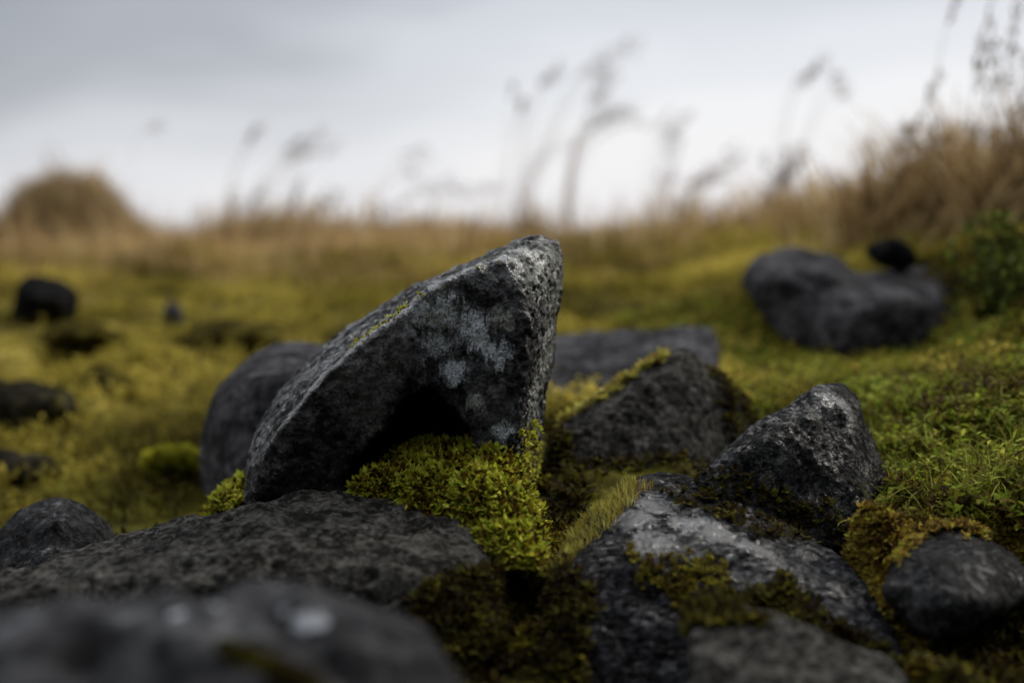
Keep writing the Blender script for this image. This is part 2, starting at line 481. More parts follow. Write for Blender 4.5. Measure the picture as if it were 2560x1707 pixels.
# main wedge -------------------------------------------------------
RIDGE = [(560,1240),(660,1150),(736,1044),(803,955),(848,915),(937,843),(1009,794),(1116,714),(1205,674),(1276,660),(1300,690)]
rx = np.array([a for a, b in RIDGE]); ry = np.array([b for a, b in RIDGE])
SCOOP = [(1009,796),(1046,848),(1066,897),(1071,964),(1125,1020),(1174,1062),(1190,1140),(1200,1300),(1330,1300),(1330,700),(1276,662),(1205,676),(1116,716)]
CAVE = [(1071,962),(1040,985),(1009,1006),(960,1076),(905,1120),(866,1160),(850,1340),(1200,1340),(1186,1130),(1174,1062),(1125,1018)]
def wedge_relief(V, F):
    N = vnormals(V, F)
    u, v, d = proj(V)
    view = (V - CC) / np.linalg.norm(V - CC, axis=1)[:, None]
    front = sstep(.0, .25, -(N * view).sum(1)) * (1 - sstep(1.53, 1.57, d))
    below = v - np.interp(u, rx, ry)
    wv = 7 * fbm(V * 60, 3)
    s = inpoly(u, v, SCOOP) + wv
    amt = .024 * np.clip((1290 - u) / 230, 0, 1) ** .7 * sstep(0, 170, below) * sstep(-3, 4, s) * (1 - .4 * sstep(850, 1060, v))
    s2 = inpoly(u, v, CAVE) + wv
    amt2 = (.050 + .080 * sstep(960, 1060, v)) * sstep(-3, 8, s2)
    # the left plate leans inward towards its foot
    s3 = sstep(0, 160, below) * sstep(-10, 10, 1040 - u)
    amt3 = .014 * s3 * sstep(40, 260, below)
    push = (np.maximum(amt, amt2) + amt3 * (amt2 < .01)) * front
    return CC + (V - CC) * (1 + push / d)[:, None]
def wedge_extra(V, N):
    u, v, d = proj(V)
    top = sstep(.35, .75, N[:, 2])
    ax = np.array([.80, .1, .60]); ax /= np.linalg.norm(ax)
    s = V @ ax; q = V - s[:, None] * ax
    st = fbm(q * 150 + ax * (s[:, None] * 12), 3, .6)
    right = sstep(.15, .6, N[:, 0]) + sstep(1296, 1320, u)
    right = np.clip(right, 0, 1)
    pit = cells(V * 120)
    below = v - np.interp(u, rx, ry)
    lip = np.exp(-((below + 2 + 5 * fbm(V * 50, 2)) / 9) ** 2) * (d < 1.52) * sstep(630, 700, u) * (1 - sstep(1260, 1300, u))
    edge_ = inpoly(u, v, SCOOP[:6] + [(1400, 1062), (1400, 600)])
    lip2 = np.exp(-((edge_ + 9) / 7) ** 2) * (d < 1.55) * (v > 800) * (v < 1060) * (u < 1180)
    return .0034 * lip + .0030 * lip2 + .0026 * top * st - .0042 * right * (1 - sstep(.12, .5, pit)) + .0022 * right * fbm(V * 100, 3)
wedge, WV, WF = rock("rock", [[
    (1348,585,1.62),(1404,608,1.60),(1412,635,1.6),(1294,600,1.64),(1227,634,1.66),(1151,667,1.67),(1071,703,1.68),(1004,730,1.68),(959,761,1.67),(848,836,1.66),(759,912,1.64),(690,980,1.62),(648,1058,1.6),
    (630,1111,1.57),(616,1165,1.55),(612,1240,1.53),
    (1280,655,1.47),(1205,672,1.46),(1116,712,1.445),(1009,792,1.435),(937,843,1.432),(848,915,1.432),(803,955,1.438),(736,1044,1.455),(660,1150,1.485),(635,1230,1.50),
    (1314,718,1.455),(1319,852,1.445),(1315,942,1.44),(1298,1053,1.44),(1285,1230,1.44),
    (1402,741,1.6),(1382,897,1.6),(1355,1044,1.6),(1325,1210,1.6),(1318,1330,1.6),
    (640,1330,1.54),(900,1330,1.47),(1270,1330,1.45),(700,1330,1.72),(1300,1330,1.72),(1250,700,1.76),(900,900,1.76)]],
    None, "tall dark wedge-shaped rock with pointed tip and wet face above the moss cushion",
    voxel=.0031, it=1, sub=1, noise=((7, .006, 3), (26, .0028, 4), (85, .0018, 4), (240, .0005, 2)), relief=wedge_relief, extra=wedge_extra, post=0, chips=((24, .0036), (60, .0032), (130, .0018)))
def find(o, V, u, v):
    uu, vv, dd = proj(V); m = np.hypot(uu - u, vv - v) < 25
    i = np.where(m)[0][np.argmin(dd[m])]
    return tuple(V[i] - np.array(o.location))
wf = lambda u, v: find(wedge, WV, u, v)
sky_sheen_b = (.62, .67, .73); lit_grey = (.30, .31, .28)  # bluish: painted sky sheen; grey: painted light with some lichen
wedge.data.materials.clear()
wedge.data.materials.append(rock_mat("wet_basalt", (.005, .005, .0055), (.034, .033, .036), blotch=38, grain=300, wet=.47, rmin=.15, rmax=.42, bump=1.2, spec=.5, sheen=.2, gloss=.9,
    pale_spots=[(wf(1080, 800), .022, sky_sheen_b, 170), (wf(1115, 812), .034, sky_sheen_b, 170), (wf(1165, 838), .032, sky_sheen_b, 170), (wf(1215, 875), .024, sky_sheen_b, 170), (wf(1095, 880), .024, sky_sheen_b, 170), (wf(1130, 900), .020, sky_sheen_b, 170), (wf(1175, 985), .014, lit_grey, 120),  # sky sheen of the wet face painted into the colour
           (wf(1235, 1095), .016, sky_sheen_b, 170), (wf(1235, 800), .02, lit_grey, 120),
           *[(tuple(P(*q) - np.array(wedge.location)), .075, lit_grey, 120) for q in ((1345, 650, 1.5), (1385, 690, 1.57), (1375, 800, 1.55), (1360, 900, 1.54), (1340, 1000, 1.52), (1330, 1120, 1.52))],  # light on the right face painted in, along with pale lichen
           (wf(960, 960), .050, (.15, .147, .152), 90), (wf(900, 1060), .045, (.13, .127, .13), 90), (wf(1010, 890), .045, (.16, .157, .163), 90), (wf(880, 970), .03, (.10, .098, .10), 90)],
    wetspots=[*[(wf(a, b), .030) for a, b in ((1200, 655), (1120, 695), (1040, 740), (980, 785), (900, 830), (830, 885), (770, 945), (715, 1010), (670, 1090), (1290, 640), (1345, 620), (1120, 800), (1180, 850))], (wf(1130, 815), .05), (wf(1090, 870), .03), (wf(880, 865), .035), (wf(800, 930), .035), (wf(720, 1020), .03), (wf(960, 790), .03)]))

m_grey = rock_mat("dry_grey_basalt", (.022, .0215, .024), (.064, .062, .067), blotch=18, grain=90, wet=.05, rmin=.4, rmax=.6, spec=.3, sheen=.15)
m_dark = rock_mat("dark_basalt", (.006, .006, .0062), (.032, .032, .033), blotch=48, grain=230, wet=.2, rmin=.24, rmax=.5, bump=1.3, spec=.45, sheen=.15, gloss=.75)
m_fore = rock_mat("grey_brown_basalt", (.014, .0135, .012), (.072, .068, .061), blotch=40, grain=130, wet=.12, rmin=.34, rmax=.6, lichen=(.14, .135, .12), spec=.35, sheen=.12, gloss=.45, bump=1.4)
m_black = rock_mat("black_basalt", (.008, .008, .008), (.020, .020, .020), blotch=14, grain=70, wet=.0, rmin=.6, rmax=.8, spec=.1, sheen=.03)

rock("boulder", [[(485,1140,2.0),(495,1060,2.0),(533,970,2.02),(600,897,2.05),(680,857,2.08),(780,846,2.1),(900,860,2.1),(1050,900,2.1),(500,1235,1.97),(530,1330,1.95),
    (560,1040,1.9),(640,950,1.9),(740,910,1.9),(600,1200,1.86),(800,1000,1.86),(1000,1000,1.9),(900,1330,1.88),(1100,1330,2.0),(600,980,2.35),(900,920,2.4),(1000,1300,2.4),(600,1300,2.3)]],
    m_grey, "large smooth rounded grey boulder behind the lower left flank of the wedge rock", voxel=.014, it=9, sub=1, cat="boulder", noise=((6, .010, 3), (30, .003, 4)), chips=((9, .012), (40, .003)))
rock("rock", [[(1180,860,2.4),(1395,828,2.45),(1500,826,2.45),(1620,822,2.42),(1700,820,2.4),(1775,822,2.38),(1805,860,2.3),(1800,930,2.2),(1720,960,2.08),(1560,1060,2.05),(1350,1070,2.05),(1200,1080,2.05),
    (1200,1180,2.05),(1780,1050,2.15),(1500,1180,2.05),(1750,850,2.75),(1200,880,2.75),(1700,1000,2.75)]],
    m_grey, "broad flat-topped grey rock behind the wedge rock's upright right edge", voxel=.013, it=5, sub=1, noise=((7, .014, 4), (34, .004, 4)))
rock("rock", [[(1692,866,1.85),(1714,860,1.86),(1742,886,1.87),(1600,932,1.84),(1500,998,1.81),(1390,1070,1.76),(1800,955,1.9),(1872,1020,1.92),(1905,1065,1.92),
    (1700,898,1.805),(1600,965,1.78),(1480,1050,1.73),(1395,1110,1.70),(1760,930,1.82),(1860,1030,1.85),
    (1380,1240,1.68),(1560,1260,1.66),(1750,1250,1.70),(1900,1210,1.82),(1720,900,2.08),(1480,1040,2.0),(1880,1080,2.1),(1400,1250,2.0),(1900,1230,2.1)]],
    m_fore, "triangular grey rock with moss along both slanting edges, behind the small black pyramid", chips=((22, .004), (60, .003)), voxel=.006, it=1, sub=1, noise=((8, .008, 4), (36, .0035, 4), (110, .0012, 3)), pits=((55, .002),))
ROCK_T = list(ROCKS)[-1]
rock("rock", [[(2045,962,1.53),(2078,953,1.55),(2108,955,1.57),(2138,976,1.58),(2152,1010,1.56),(1960,1028,1.51),(1850,1098,1.475),(1740,1182,1.45),
    (2060,1000,1.497),(2120,1010,1.505),(2145,1040,1.52),(1900,1110,1.45),(2172,1060,1.56),(2198,1130,1.56),(2212,1190,1.55),(2222,1250,1.53),
    (2150,1180,1.47),(1740,1310,1.42),(1950,1380,1.41),(2200,1370,1.45),(2080,990,1.72),(2150,1060,1.74),(1780,1200,1.66),(2215,1260,1.74),(1780,1330,1.7)]],
    None, "small black pyramid-shaped rock with a glossy wet peak before the green moss bank", voxel=.005, it=1, sub=1, noise=((9, .006, 4), (45, .0028, 4), (150, .0009, 3)), pits=((150, .0010),))
ROCK_P = list(ROCKS)[-1]
pyr, PV, PF = ROCKS[ROCK_P][:3]
pyr.data.materials.clear()
pyr.data.materials.append(rock_mat("pyramid_basalt", (.006, .006, .0062), (.030, .030, .031), blotch=60, grain=320, wet=.38, rmin=.20, rmax=.45, bump=1.4, spec=.5, sheen=.15, gloss=.8,
    wetspots=[(find(pyr, PV, 2085, 975), .022), (find(pyr, PV, 2120, 985), .024), (find(pyr, PV, 2145, 1020), .018)]))
rock("rock", [[(1590,1196,1.465),(1640,1178,1.475),(1690,1176,1.48),(1745,1196,1.475),(1805,1232,1.465),(1905,1278,1.445),(2005,1324,1.41),(2105,1392,1.36),(2155,1440,1.335),(2215,1555,1.255),(2268,1640,1.21),
    (1500,1290,1.42),(1425,1348,1.38),(1385,1420,1.33),(1362,1500,1.28),(1345,1620,1.23),
    (1550,1310,1.36),(1690,1300,1.365),(1850,1360,1.345),(1450,1410,1.30),(1640,1400,1.29),(1900,1440,1.285),(2070,1490,1.27),
    (1400,1780,1.19),(1700,1780,1.18),(2000,1760,1.18),(2260,1700,1.19),(1620,1260,1.62),(1900,1350,1.62),(2150,1480,1.5),(1450,1450,1.5),(2250,1750,1.4),(1500,1780,1.5)]],
    None, "long wet sloping rock with bluish sheen and yellow-green moss before the small black pyramid", voxel=.008, it=4, sub=2, noise=((8, .010, 4), (30, .0055, 4), (75, .0032, 4), (160, .0008, 2)), pits=((80, .0016),))
ROCK_W = list(ROCKS)[-1]
wet_o, UV_, UF_ = ROCKS[ROCK_W][:3]
wet_o.data.materials.clear()
wet_o.data.materials.append(rock_mat("soaked_basalt", (.004, .004, .0046), (.027, .027, .030), blotch=38, grain=170, wet=.36, rmin=.14, rmax=.42, bump=1.1, spec=.6, stretch=((0, 0, -.6), (1.0, 2.0, 1.6)), sheen=.08, gloss=.75,
    wetspots=[(find(wet_o, UV_, a, b), .036) for a, b in ((1580, 1270), (1650, 1240), (1720, 1280), (1800, 1310), (1900, 1345), (1620, 1330))]))
rock("rock", [[(1800,1492,1.165),(1900,1522,1.16),(2050,1572,1.145),(2200,1624,1.13),(2285,1690,1.11),(1740,1495,1.16),(1720,1570,1.11),(1740,1720,1.05),(1800,1600,1.10),(2000,1720,1.04),
    (2300,1790,1.05),(1760,1900,.99),(2200,1900,.98),(1760,1700,1.3),(2250,1800,1.3)]],
    m_fore, "flat grey slab at the foot of the long wet sloping rock", voxel=.008, it=4, sub=1, noise=((8, .008, 4), (36, .003, 4)))
ROCK_S = list(ROCKS)[-1]
rock("rock", [[(2232,1400,1.3),(2270,1338,1.33),(2350,1306,1.36),(2420,1308,1.37),(2500,1348,1.35),(2556,1408,1.32),(2575,1480,1.27),(2535,1530,1.23),(2450,1572,1.21),(2335,1604,1.2),(2252,1545,1.21),(2222,1465,1.25),
    (2320,1400,1.25),(2450,1400,1.26),(2380,1500,1.19),(2480,1500,1.2),(2400,1340,1.5),(2560,1440,1.45),(2300,1450,1.45),(2450,1590,1.4)]],
    m_dark, "smooth oval black rock tucked under the mossy bank at the right edge", voxel=.009, it=3, sub=2, noise=((9, .013, 4), (40, .003, 4), (120, .0009, 3)))
ROCK_O = list(ROCKS)[-1]
rock("rock", [[(330,1322,1.43),(480,1290,1.43),(620,1263,1.43),(740,1238,1.43),(850,1227,1.43),(960,1231,1.425),(1060,1253,1.41),(1130,1278,1.39),(1190,1318,1.36),(1226,1375,1.32),
    (180,1385,1.36),(60,1425,1.33),(-120,1470,1.3),(1195,1400,1.29),(1100,1412,1.26),(1035,1432,1.245),(800,1440,1.235),(450,1440,1.22),(230,1445,1.22),(-60,1520,1.2),
    (1025,1560,1.215),(1225,1480,1.29),(1270,1640,1.25),(1050,1800,1.17),(200,1640,1.17),(600,1700,1.17),(-100,1700,1.17),
    (400,1350,1.62),(900,1270,1.62),(1150,1320,1.55),(1200,1500,1.5),(0,1500,1.5)]],
    m_fore, "long low grey-brown rock with mottled flat top, in front of the tall wedge rock", voxel=.009, it=3, sub=2, noise=((7, .012, 4), (30, .005, 4), (90, .0016, 3)), pits=((70, .0022),))
ROCK_F = list(ROCKS)[-1]
rock("rock", [[(-60,1370,1.55),(0,1328,1.57),(62,1268,1.6),(130,1240,1.62),(180,1247,1.62),(240,1287,1.62),(295,1345,1.6),(330,1440,1.55),(-100,1500,1.5),(100,1400,1.5),(200,1420,1.5),(150,1300,1.54),
    (100,1280,1.9),(250,1340,1.85),(-80,1420,1.85),(320,1520,1.6),(0,1560,1.6)]],
    m_dark, "dark hump-backed rock at the left edge, beyond the long grey-brown rock", voxel=.009, it=4, sub=1, noise=((8, .008, 4), (40, .004, 4)))
pale = (.28, .29, .31)  # sky glints painted pale into the near rock's colour
NEAR = [(-120,1560,.85),(200,1515,.86),(400,1482,.865),(480,1456,.87),(545,1444,.87),(610,1462,.87),(690,1486,.868),(800,1502,.865),(950,1542,.85),(1055,1600,.83),(1120,1660,.82),(1180,1740,.8),
    (500,1560,.80),(640,1580,.80),(850,1600,.79),(200,1620,.79),(-120,1700,.78),(-100,1950,.7),(300,1900,.70),(600,1900,.70),(1000,1850,.72),(1220,1950,.72),(500,1500,1.05),(1000,1620,1.0),(0,1600,1.05),(1100,1900,1.0)]
nv = PP(NEAR); ncen = nv.mean(0)
def near_crease(V, N):
    u, v, d = proj(V)
    ln = [(505, 1452), (600, 1490), (700, 1545), (790, 1600), (900, 1720)]
    q = np.full(len(u), 1e9)
    for (x1, y1), (x2, y2) in zip(ln, ln[1:]):
        ex, ey = x2 - x1, y2 - y1
        t = np.clip(((u - x1) * ex + (v - y1) * ey) / (ex * ex + ey * ey), 0, 1)
        q = np.minimum(q, np.hypot(u - x1 - t * ex, v - y1 - t * ey))
    return -.009 * np.exp(-(q / 34) ** 2) - .016 * np.exp(-((u - 250) / 120) ** 2) * sstep(1540, 1640, v)
near_o, NV, NF = rock("rock", [NEAR], None, "nearest dark rock with two small white painted sky glints and a yellow moss streak", voxel=.007, it=2, sub=1, extra=near_crease, noise=((5, .016, 2), (14, .008, 3), (40, .003, 3), (110, .001, 3)))
ROCK_N = list(ROCKS)[-1]
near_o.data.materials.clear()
def near_glint(u, v, r):
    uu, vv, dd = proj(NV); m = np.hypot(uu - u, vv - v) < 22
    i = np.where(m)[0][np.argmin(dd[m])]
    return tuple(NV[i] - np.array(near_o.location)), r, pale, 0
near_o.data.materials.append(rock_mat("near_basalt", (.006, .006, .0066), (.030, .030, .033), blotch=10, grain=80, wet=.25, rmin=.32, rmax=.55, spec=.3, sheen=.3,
    pale_spots=[near_glint(448, 1512, .0085), near_glint(768, 1532, .012), near_glint(808, 1538, .011), near_glint(700, 1520, .005), near_glint(560, 1500, .004)]))

# far stones -------------------------------------------------------
rock("boulder", [[(1858,725,2.6),(1856,690,2.65),(1876,648,2.72),(1935,632,2.8),(2005,628,2.82),(2080,637,2.82),(2140,664,2.78),(2160,720,2.7),(1900,760,2.55),(2050,800,2.5),(1950,690,2.5),(2080,700,2.5),(2000,680,3.0),(1900,720,2.95)],
    [(1885,760,2.55),(1950,715,2.56),(2120,705,2.56),(2180,700,2.66),(2260,680,2.75),(2335,664,2.76),(2400,680,2.72),(2420,745,2.62),(2405,850,2.55),(2345,915,2.5),(2200,930,2.48),(2050,893,2.5),(1950,845,2.5),
     (2060,780,2.44),(2250,770,2.42),(2350,770,2.46),(2080,890,2.42),(2230,930,2.40),(2340,910,2.44),(2200,960,2.6),(2300,720,3.0),(2000,800,2.9)]],
    m_grey, "large two-lobed grey boulder on the slope beside leafy plants, under a small black stone", voxel=.014, it=4, sub=1, cat="boulder", noise=((6, .022, 4), (22, .010, 4)))
def lump(u, v, ww, hh, d, seed, flat=1.0):
    rs = np.random.RandomState(seed); pts = []
    if d is None: d = hit(u, v + hh * .10)
    for _ in range(18):
        q = rs.normal(size=3); q /= np.linalg.norm(q)
        q *= rs.uniform(.8, 1.25)
        pts.append((u + q[0] * ww / 2, v + q[1] * hh / 2, d + q[2] * ww / FPX * d * .45))
    return pts
rock("stone", [lump(2225, 645, 150, 110, 2.66, 3)], m_black, "small round black stone sitting in the notch of the two-lobed grey boulder", voxel=.012, it=4, noise=((10, .008, 4),), cat="stone")
rock("rock", [[(u, v, d + hit(110, 850) - 3.1) for u, v, d in ((22,800,3.3),(35,725,3.3),(72,683,3.32),(115,692,3.32),(172,702,3.32),(208,735,3.3),(200,790,3.3),(120,830,3.28),(60,830,3.28),(60,740,3.15),(150,750,3.15),(110,710,3.55),(170,780,3.5),(60,900,3.3),(160,890,3.3))]],
    m_black, "isolated black angular rock on the mossy slope below the grassy hummock", voxel=.016, it=3, noise=((6, .012, 3),))
rock("stone", [lump(415, 800, 100, 130, None, 5)], m_grey, "small upright grey stone on the mossy slope between darker mounds", voxel=.014, it=4, noise=((8, .010, 3),), cat="stone")
m_mossrock = rock_mat("mossy_basalt", (.014, .013, .010), (.036, .032, .020), blotch=9, grain=60, wet=.0, rmin=.6, rmax=.85, green=(.15, .125, .018), spec=.1, sheen=.03)
m_mossmound = rock_mat("moss_covered_rock", (.030, .024, .008), (.10, .082, .018), blotch=7, grain=40, wet=.0, rmin=.7, rmax=.9, green=(.15, .125, .016), spec=.05, sheen=.0)
for (a, lab) in (((285, 965, 172, 162, None, 8), "dark mossy rock half sunk in moss, below and left of the small upright grey stone"),
                 ((40, 1020, 299, 175, None, 9), "broad dark mossy rock at the left edge, below the isolated black angular rock"),
                 ((30, 1180, 264, 121, None, 10), "low dark mossy rock at the left edge, just above the hump-backed rock"),
                 ((405, 892, 103, 74, None, 11), "small dark mossy rock directly below the small upright grey stone"),
                 ((215, 848, 264, 81, None, 12), "long low mossy lump put in for a dark hollow between the black angular rock and the grey stone"),  # lump put in where the slope only has a dark hollow
                 ((590, 860, 420, 150, None, 13), "wide low brown-green mossy mound behind the rounded grey boulder's top")):
    rock("rock", [lump(*a)], m_mossmound if "mound" in lab or "small" in lab or "long low" in lab else m_mossrock, lab, voxel=.016, it=4, noise=((6, .02, 4), (25, .008, 3)))
rock("stone", [[(505,1300,1.6),(540,1245,1.6),(580,1205,1.62),(615,1190,1.63),(650,1200,1.63),(660,1300,1.58),(600,1290,1.54),(560,1340,1.56),(640,1230,1.75),(560,1280,1.75),(650,1350,1.6)]],
    m_mossrock, "small moss-flecked stone wedged between the rounded grey boulder and the wedge rock's foot", voxel=.007, it=2, sub=2, noise=((12, .006, 4), (60, .003, 3)), cat="stone")
ROCK_M = list(ROCKS)[-1]

# ------------------------------------------------------------------ small leaves
def place(proto, pos, ax, rng, smin, smax, lean=.25):
    """many copies of a small leaf shape (V, F quads) standing on points pos along directions ax, joined as arrays"""
    pv, pf = proto
    n = len(pos)
    ax = ax + lean * rng.normal(size=(n, 3)); ax /= np.linalg.norm(ax, axis=1)[:, None]
    t = np.cross(ax, rng.normal(size=(n, 3))); t /= np.linalg.norm(t, axis=1)[:, None] + 1e-9
    b = np.cross(ax, t)
    s = rng.uniform(smin, smax, n)[:, None, None]
    V = pos[:, None, :] + s * (pv[None, :, 0:1] * t[:, None] + pv[None, :, 1:2] * b[:, None] + pv[None, :, 2:3] * ax[:, None])
    F = pf[None] + (np.arange(n) * len(pv))[:, None, None]
    return V.reshape(-1, 3), F.reshape(-1, 4)
def join(parts):
    Vs, Fs, o = [], [], 0
    for V, F in parts:
        Vs.append(V); Fs.append(F + o); o += len(V)
    return np.concatenate(Vs), np.concatenate(Fs)
def strip(path, width, side=(0, 1, 0)):
    path = np.asarray(path, float); side = np.asarray(side, float); k = len(path)
    V = np.concatenate([path - side * np.asarray(width)[:, None] / 2, path + side * np.asarray(width)[:, None] / 2])
    F = np.array([(i, i + 1, k + i + 1, k + i) for i in range(k - 1)])
    return V, F
def rosette(seed, n=6, cup=.6):
    """moss shoot: a little rosette of round, cupped leaves"""
    rs = np.random.RandomState(seed); parts = []
    for i in range(n):
        a = i / n * 6.283 + rs.uniform(-.4, .4); l = rs.uniform(.7, 1.15); z0 = rs.uniform(-.1, .5)
        c = cup + rs.uniform(-.35, .35)
        path = [(0, 0, z0), (.38 * l, 0, z0 + .12 * l + c * .2), (.75 * l, 0, z0 + c * .55), (.95 * l, 0, z0 + c * .95)]
        V, F = strip(path, np.array([.22, .62, .58, .12]) * l)
        V[:, 2] += .9 * V[:, 1] ** 2
        R = np.array([[math.cos(a), -math.sin(a), 0], [math.sin(a), math.cos(a), 0], [0, 0, 1]])
        parts.append((V @ R.T, F))
    return join(parts)
def frond(seed, n=9):
    """creeping moss shoot: a curved stem feathered with pointed leaflets"""
    rs = np.random.RandomState(seed); parts = []
    cx, cy = rs.uniform(-.8, .8, 2)
    st = lambda t: np.array([cx * t * t, cy * t * t, 1.25 * t - .3 * t * t])
    ts = np.linspace(0, 1, 5)
    parts.append(strip([st(t) for t in ts], np.linspace(.09, .04, 5)))
    for i in range(n):
        t = .2 + .8 * i / (n - 1); a = i * 2.4 + rs.uniform(-.3, .3); l = rs.uniform(.28, .5) * (1.15 - .5 * t)
        d = np.array([math.cos(a), math.sin(a), .55]); sd = np.array([-math.sin(a), math.cos(a), 0])
        p = st(t)
        parts.append(strip([p, p + d * l * .5, p + d * l + (0, 0, -.06)], np.array([.07, .15, .02]), sd))
    return join(parts)
def blade(seed, w_=.06, bend=.5):
    rs = np.random.RandomState(seed); b = rs.uniform(.3, 1.2) * bend
    ts = np.linspace(0, 1, 5)
    return strip([(b * t * t, 0, t - .25 * b * t * t) for t in ts], w_ * np.array([.8, 1, .85, .55, .08]))
def curl(seed):
    rs = np.random.RandomState(seed); k = 9; ts = np.linspace(0, 1, k); w1 = rs.uniform(2, 4.5); ph = rs.uniform(0, 6)
    return strip([(.45 * math.sin(w1 * t + ph) - .45 * math.sin(ph), .45 * math.cos(w1 * t + ph) - .45 * math.cos(ph), .7 * t - .35 * t * t) for t in ts], np.full(k, .045))
CUR = [curl(100 + k) for k in range(8)]
def sample(V, F, N, wgt, n, rng):
    a = np.linalg.norm(np.cross(V[F[:, 2]] - V[F[:, 0]], V[F[:, 3]] - V[F[:, 1]]), axis=1) / 2
    p = a * wgt[F].mean(1)
    if p.sum() <= 0: return np.zeros((0, 3)), np.zeros((0, 3))
    i = rng.choice(len(F), n, p=p / p.sum())
    s, t = rng.uniform(size=(2, n, 1))
    q = F[i]
    bl = lambda X: (X[q[:, 0]] * (1 - s) + X[q[:, 1]] * s) * (1 - t) + (X[q[:, 3]] * (1 - s) + X[q[:, 2]] * s) * t
    nn = bl(N); nn /= np.linalg.norm(nn, axis=1)[:, None] + 1e-9
    return bl(V), nn
def scatter(protos, pos, nrm, rng, smin, smax, upw=.5, lean=.25):
    ax = nrm * (1 - upw) + np.array([0, 0, 1.0]) * upw
    which = rng.randint(len(protos), size=len(pos))
    return join([place(p, pos[which == k], ax[which == k], rng, smin, smax, lean) for k, p in enumerate(protos) if (which == k).any()])

ROS = [rosette(k, 5 + k % 3, .3 + .25 * (k % 4)) for k in range(8)]
FRO = [frond(20 + k, 8 + k % 4) for k in range(8)]
BLA = [blade(40 + k, .07) for k in range(8)]
GRS = [blade(60 + k, .035, .9) for k in range(8)]

g_leaf = leaf_mat("green_moss_leaf", [(.025, .012, .004), (.09, .048, .008), (.24, .205, .02), (.34, .33, .028), (.23, .31, .024), (.50, .47, .075)], freq=26, jit=.5)
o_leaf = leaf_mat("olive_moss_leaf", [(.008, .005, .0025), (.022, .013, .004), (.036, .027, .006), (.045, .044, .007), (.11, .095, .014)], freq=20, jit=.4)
m_leaf = leaf_mat("mixed_moss_leaf", [(.03, .016, .005), (.08, .052, .008), (.13, .115, .012), (.22, .20, .02)], freq=30, jit=.4)
b_leaf = leaf_mat("bank_moss_leaf", [(.030, .015, .005), (.085, .055, .012), (.14, .12, .014), (.13, .18, .014), (.22, .26, .025), (.33, .32, .06)], freq=9, jit=.4)
r_leaf = leaf_mat("russet_moss_leaf", [(.030, .014, .005), (.095, .055, .012), (.18, .115, .02), (.26, .20, .03), (.22, .22, .025)], freq=22, jit=.45)
y_leaf = leaf_mat("golden_moss_bristle", [(.12, .07, .02), (.22, .17, .035), (.26, .25, .04), (.36, .33, .10)], freq=30, jit=.5, trans=.5)
straw = leaf_mat("straw_grass", [(.14, .085, .036), (.26, .168, .075), (.36, .255, .12), (.42, .32, .17)], freq=3, jit=.6, trans=.45, rough=.9, spec=.03)
ygrass = leaf_mat("yellow_moss_grass", [(.018, .014, .004), (.055, .045, .008), (.18, .145, .024), (.40, .325, .055), (.56, .45, .11)], freq=2.2, jit=.25, trans=.4, rough=.9, spec=.02)
headm = leaf_mat("grass_seed_head", [(.09, .06, .04), (.16, .11, .075), (.24, .17, .11)], freq=8, jit=.5, trans=.25, rough=.7)

rng = np.random.RandomState(11)
def rockmoss(key, poly, n, protos, smin, smax, mat, wob=30, upmin=-.2, upw=.5, freq=40, sink=0.0, extra_w=None, label=None, dmax=9):
    """moss growing on a stone: a part of that stone"""
    o, V, F, N = ROCKS[key]
    wgt = noisy_mask(V, poly, 10, wob, freq) * sstep(upmin, upmin + .25, N[:, 2])
    vw = (V - CC) / np.linalg.norm(V - CC, axis=1)[:, None]
    wgt = wgt * sstep(-.55, -.05, -(N * vw).sum(1))
    if extra_w is not None: wgt = wgt * extra_w(V, N)
    pos, nn = sample(V, F, N, wgt, n, rng)
    if not len(pos): return
    MV, MF = scatter(protos, pos - nn * sink, nn, rng, smin, smax, upw)
    me = mesh_np("moss", MV - np.array(o.location), MF); shade(me)
    link("moss", me, mat, parent=o, label=label)

# cushion of leafy moss in front of the wedge -----------------------
def stuff_mound(name, hulls, base, leaves, label, voxel, protos, n, smin, smax, noise, upw=.6, cut=None):
    me = hull_mesh([PP(h) for h in hulls])
    t = bpy.data.objects.new("tmp", me); COL.objects.link(t)
    m = t.modifiers.new("r", "REMESH"); m.mode = "VOXEL"; m.voxel_size = voxel
    m = t.modifiers.new("s", "SMOOTH"); m.factor = .5; m.iterations = 5
    m = t.modifiers.new("u", "SUBSURF"); m.levels = 1
    e = t.evaluated_get(bpy.context.evaluated_depsgraph_get()); em = e.to_mesh(); V, F = quads_of(em); e.to_mesh_clear()
    bpy.data.objects.remove(t); bpy.data.meshes.remove(me)
    N = vnormals(V, F)
    V = V + N * sum(a * fbm(V * f, 3) for f, a in noise)[:, None]
    N = vnormals(V, F)
    vw = (V - CC) / np.linalg.norm(V - CC, axis=1)[:, None]
    wgt = sstep(-.4, .1, -(N * vw).sum(1)) * sstep(-.35, .1, N[:, 2])
    if cut is not None: wgt = wgt * cut(V)
    pos, nn = sample(V, F, N, wgt, n, rng)
    LV, LF = scatter(protos, pos, nn, rng, smin, smax, upw, .4)
    AV, AF = join([(V, F), (LV, LF)])
    me = mesh_np(name, AV, AF); shade(me)
    o = link(name, me, [base, leaves], label=label, cat="moss", kind="stuff")
    mi = np.ones(len(AF), np.int32); mi[:len(F)] = 0
    me.polygons.foreach_set("material_index", mi)
    return o
soil = soil_mat("peaty_moss_base", (.010, .006, .003), (.032, .020, .007))
